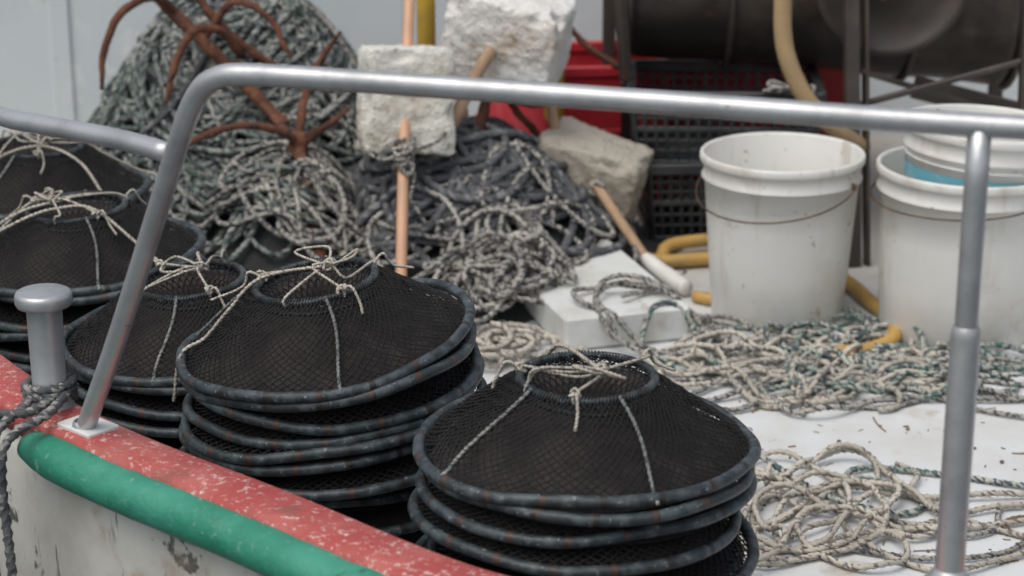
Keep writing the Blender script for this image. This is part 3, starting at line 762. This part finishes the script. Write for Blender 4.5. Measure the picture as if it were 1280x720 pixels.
bar(mb, (.742, 4.31, 0), (.720, 4.41, .66), .007, .03)
bar(mb, (1.06, 4.30, 0), (1.06, 4.40, .66), .03, .03)
bar(mb, (.71, 4.375, .325), (1.06, 4.365, .425), .014, .012)
bar(mb, (.72, 4.37, .40), (1.08, 4.50, .268), .018, .012)
bar(mb, (.86, 4.54, .33), (1.10, 4.50, .275), .010, .05)
bar(mb, (1.12, 4.9, 0), (1.12, 4.9, .6), .03, .03); bar(mb, (.225, 4.95, 0), (.225, 4.95, .6), .03, .03)
mb.obj("frame", M['mach'], mc, False)
def yaxis_lathe(prof, c, n=48):
    mb = MB(); lathe(mb, prof, n); mb.v = [(c[0] + x, c[1] - z, c[2] + y) for x, y, z in mb.v]; return mb
mb = yaxis_lathe([(0, .05), (.02, .05), (.024, .02), (.05, .018), (.055, .008), (.138, .006), (.144, .014), (.160, .014), (.163, .0), (.160, -.02), (.10, -.02), (.095, -.10), (0, -.10)], (.785, 4.44, .578))
mb.obj("drum", M['mach'], mc)
mb = MB()
for k in range(6):
    a = k * math.pi / 3; c = (.785 + .04 * math.cos(a), 4.419, .578 + .04 * math.sin(a)); box(mb, c, (.012, .01, .012), (0, a, 0), .002)
mb.obj("bolts", M['rust'], mc, False)
mb = MB()
tube(mb, resample(catmull([(.545, 4.30, .64), (.545, 4.29, .50), (.565, 4.28, .42), (.61, 4.28, .345), (.675, 4.30, .285), (.73, 4.36, .24)], 10), .01), .0185, 16); mb.obj("feed_hose", M['hose'], mc)
mb = MB(); rope(mb, coils(5, (.57, 4.42), (.015, .01), (.02, .05), 7, lambda x, y: .335, (0, .03)), .0036); mb.obj("hanging_cord", M['ropeM'], mc)
mb = MB()
tube(mb, resample(catmull([(.16, 4.33, .02), (.26, 4.30, .018), (.32, 4.28, .018), (.42, 4.30, .018), (.50, 4.30, .018), (.62, 4.26, .018), (.68, 4.12, .018), (.70, 4.02, .018), (.72, 3.94, .018), (.725, 3.86, .018), (.70, 3.78, .016), (.64, 3.735, .014), (.58, 3.73, .014)], 10), .015), .0145, 14)
tube(mb, resample(catmull([(.28, 4.22, .018), (.31, 4.29, .018), (.34, 4.36, .03), (.5, 4.42, .03)], 10), .015), .014, 14)
tube(mb, resample(catmull([(.36, 4.06, .014), (.42, 4.04, .014), (.5, 4.16, .014)], 10), .015), .012, 14)
mb.obj("yellow_deck_hose", M['yhose'])

# ------------------------------------------------------------------ debris
mb = MB(); rnd = random.Random(77)
for i in range(130):
    x, y = rnd.uniform(.25, 1.1), rnd.uniform(2.7, 3.7); a = rnd.gauss(.2, .9); L = rnd.uniform(.003, .018) if rnd.random() < .86 else rnd.uniform(.03, .08)
    cv = rnd.uniform(-.10, .10) * L
    P = [(x + L * (t - .5) * math.cos(a) - cv * 4 * t * (1 - t) * math.sin(a), y + L * (t - .5) * math.sin(a) + cv * 4 * t * (1 - t) * math.cos(a), .0014) for t in np.linspace(0, 1, 6)]
    tube(mb, P, rnd.uniform(.0005, .0015), 5)
for i in range(34):
    x, y = rnd.uniform(.4, 1.0), rnd.uniform(2.8, 3.5); r = rnd.uniform(.0014, .0042)
    lathe(mb, [(0, r), (r * .8, r * .6), (r, 0), (r * .7, -r * .6)], 7, (x, y, r * .6))
mb.obj("twig_debris", M['twig'])

# ------------------------------------------------------------------ light, world, camera
EL, AZ = R(64), R(-140)
w = bpy.data.worlds.new("World"); sc.world = w; w.use_nodes = True; nt = w.node_tree
bg = nt.nodes["Background"]; sky = nt.nodes.new("ShaderNodeTexSky"); sky.sky_type = 'NISHITA'; sky.sun_disc = False
sky.sun_elevation = EL; sky.sun_rotation = AZ; sky.dust_density = 5; sky.air_density = 1; sky.ozone_density = 1
hs = nt.nodes.new("ShaderNodeHueSaturation"); hs.inputs["Saturation"].default_value = .5
nt.links.new(sky.outputs[0], hs.inputs["Color"]); nt.links.new(hs.outputs[0], bg.inputs[0]); bg.inputs[1].default_value = .145
sd = bpy.data.lights.new("sun", 'SUN'); sd.energy = .7; sd.angle = R(60); sd.color = (1, .985, .96)
so = bpy.data.objects.new("sun", sd); sc.collection.objects.link(so)
d = Vector((math.sin(AZ) * math.cos(EL), math.cos(AZ) * math.cos(EL), math.sin(EL)))
so.rotation_euler = d.to_track_quat('Z', 'Y').to_euler(); so.location = (0, 3, 5)
cd = bpy.data.cameras.new("camera"); cam = bpy.data.objects.new("camera", cd); sc.collection.objects.link(cam)
cam.location = (0, 0, 1.35); cam.rotation_euler = (R(72), 0, 0); cd.lens = 75.9; cd.sensor_width = 36; cd.clip_end = 1000; cd.clip_start = .05
cd.dof.use_dof = True; cd.dof.focus_distance = 2.9; cd.dof.aperture_fstop = 5.0
sc.camera = cam
sc.view_settings.view_transform = 'Standard'; sc.view_settings.look = 'None'; sc.view_settings.exposure = 0
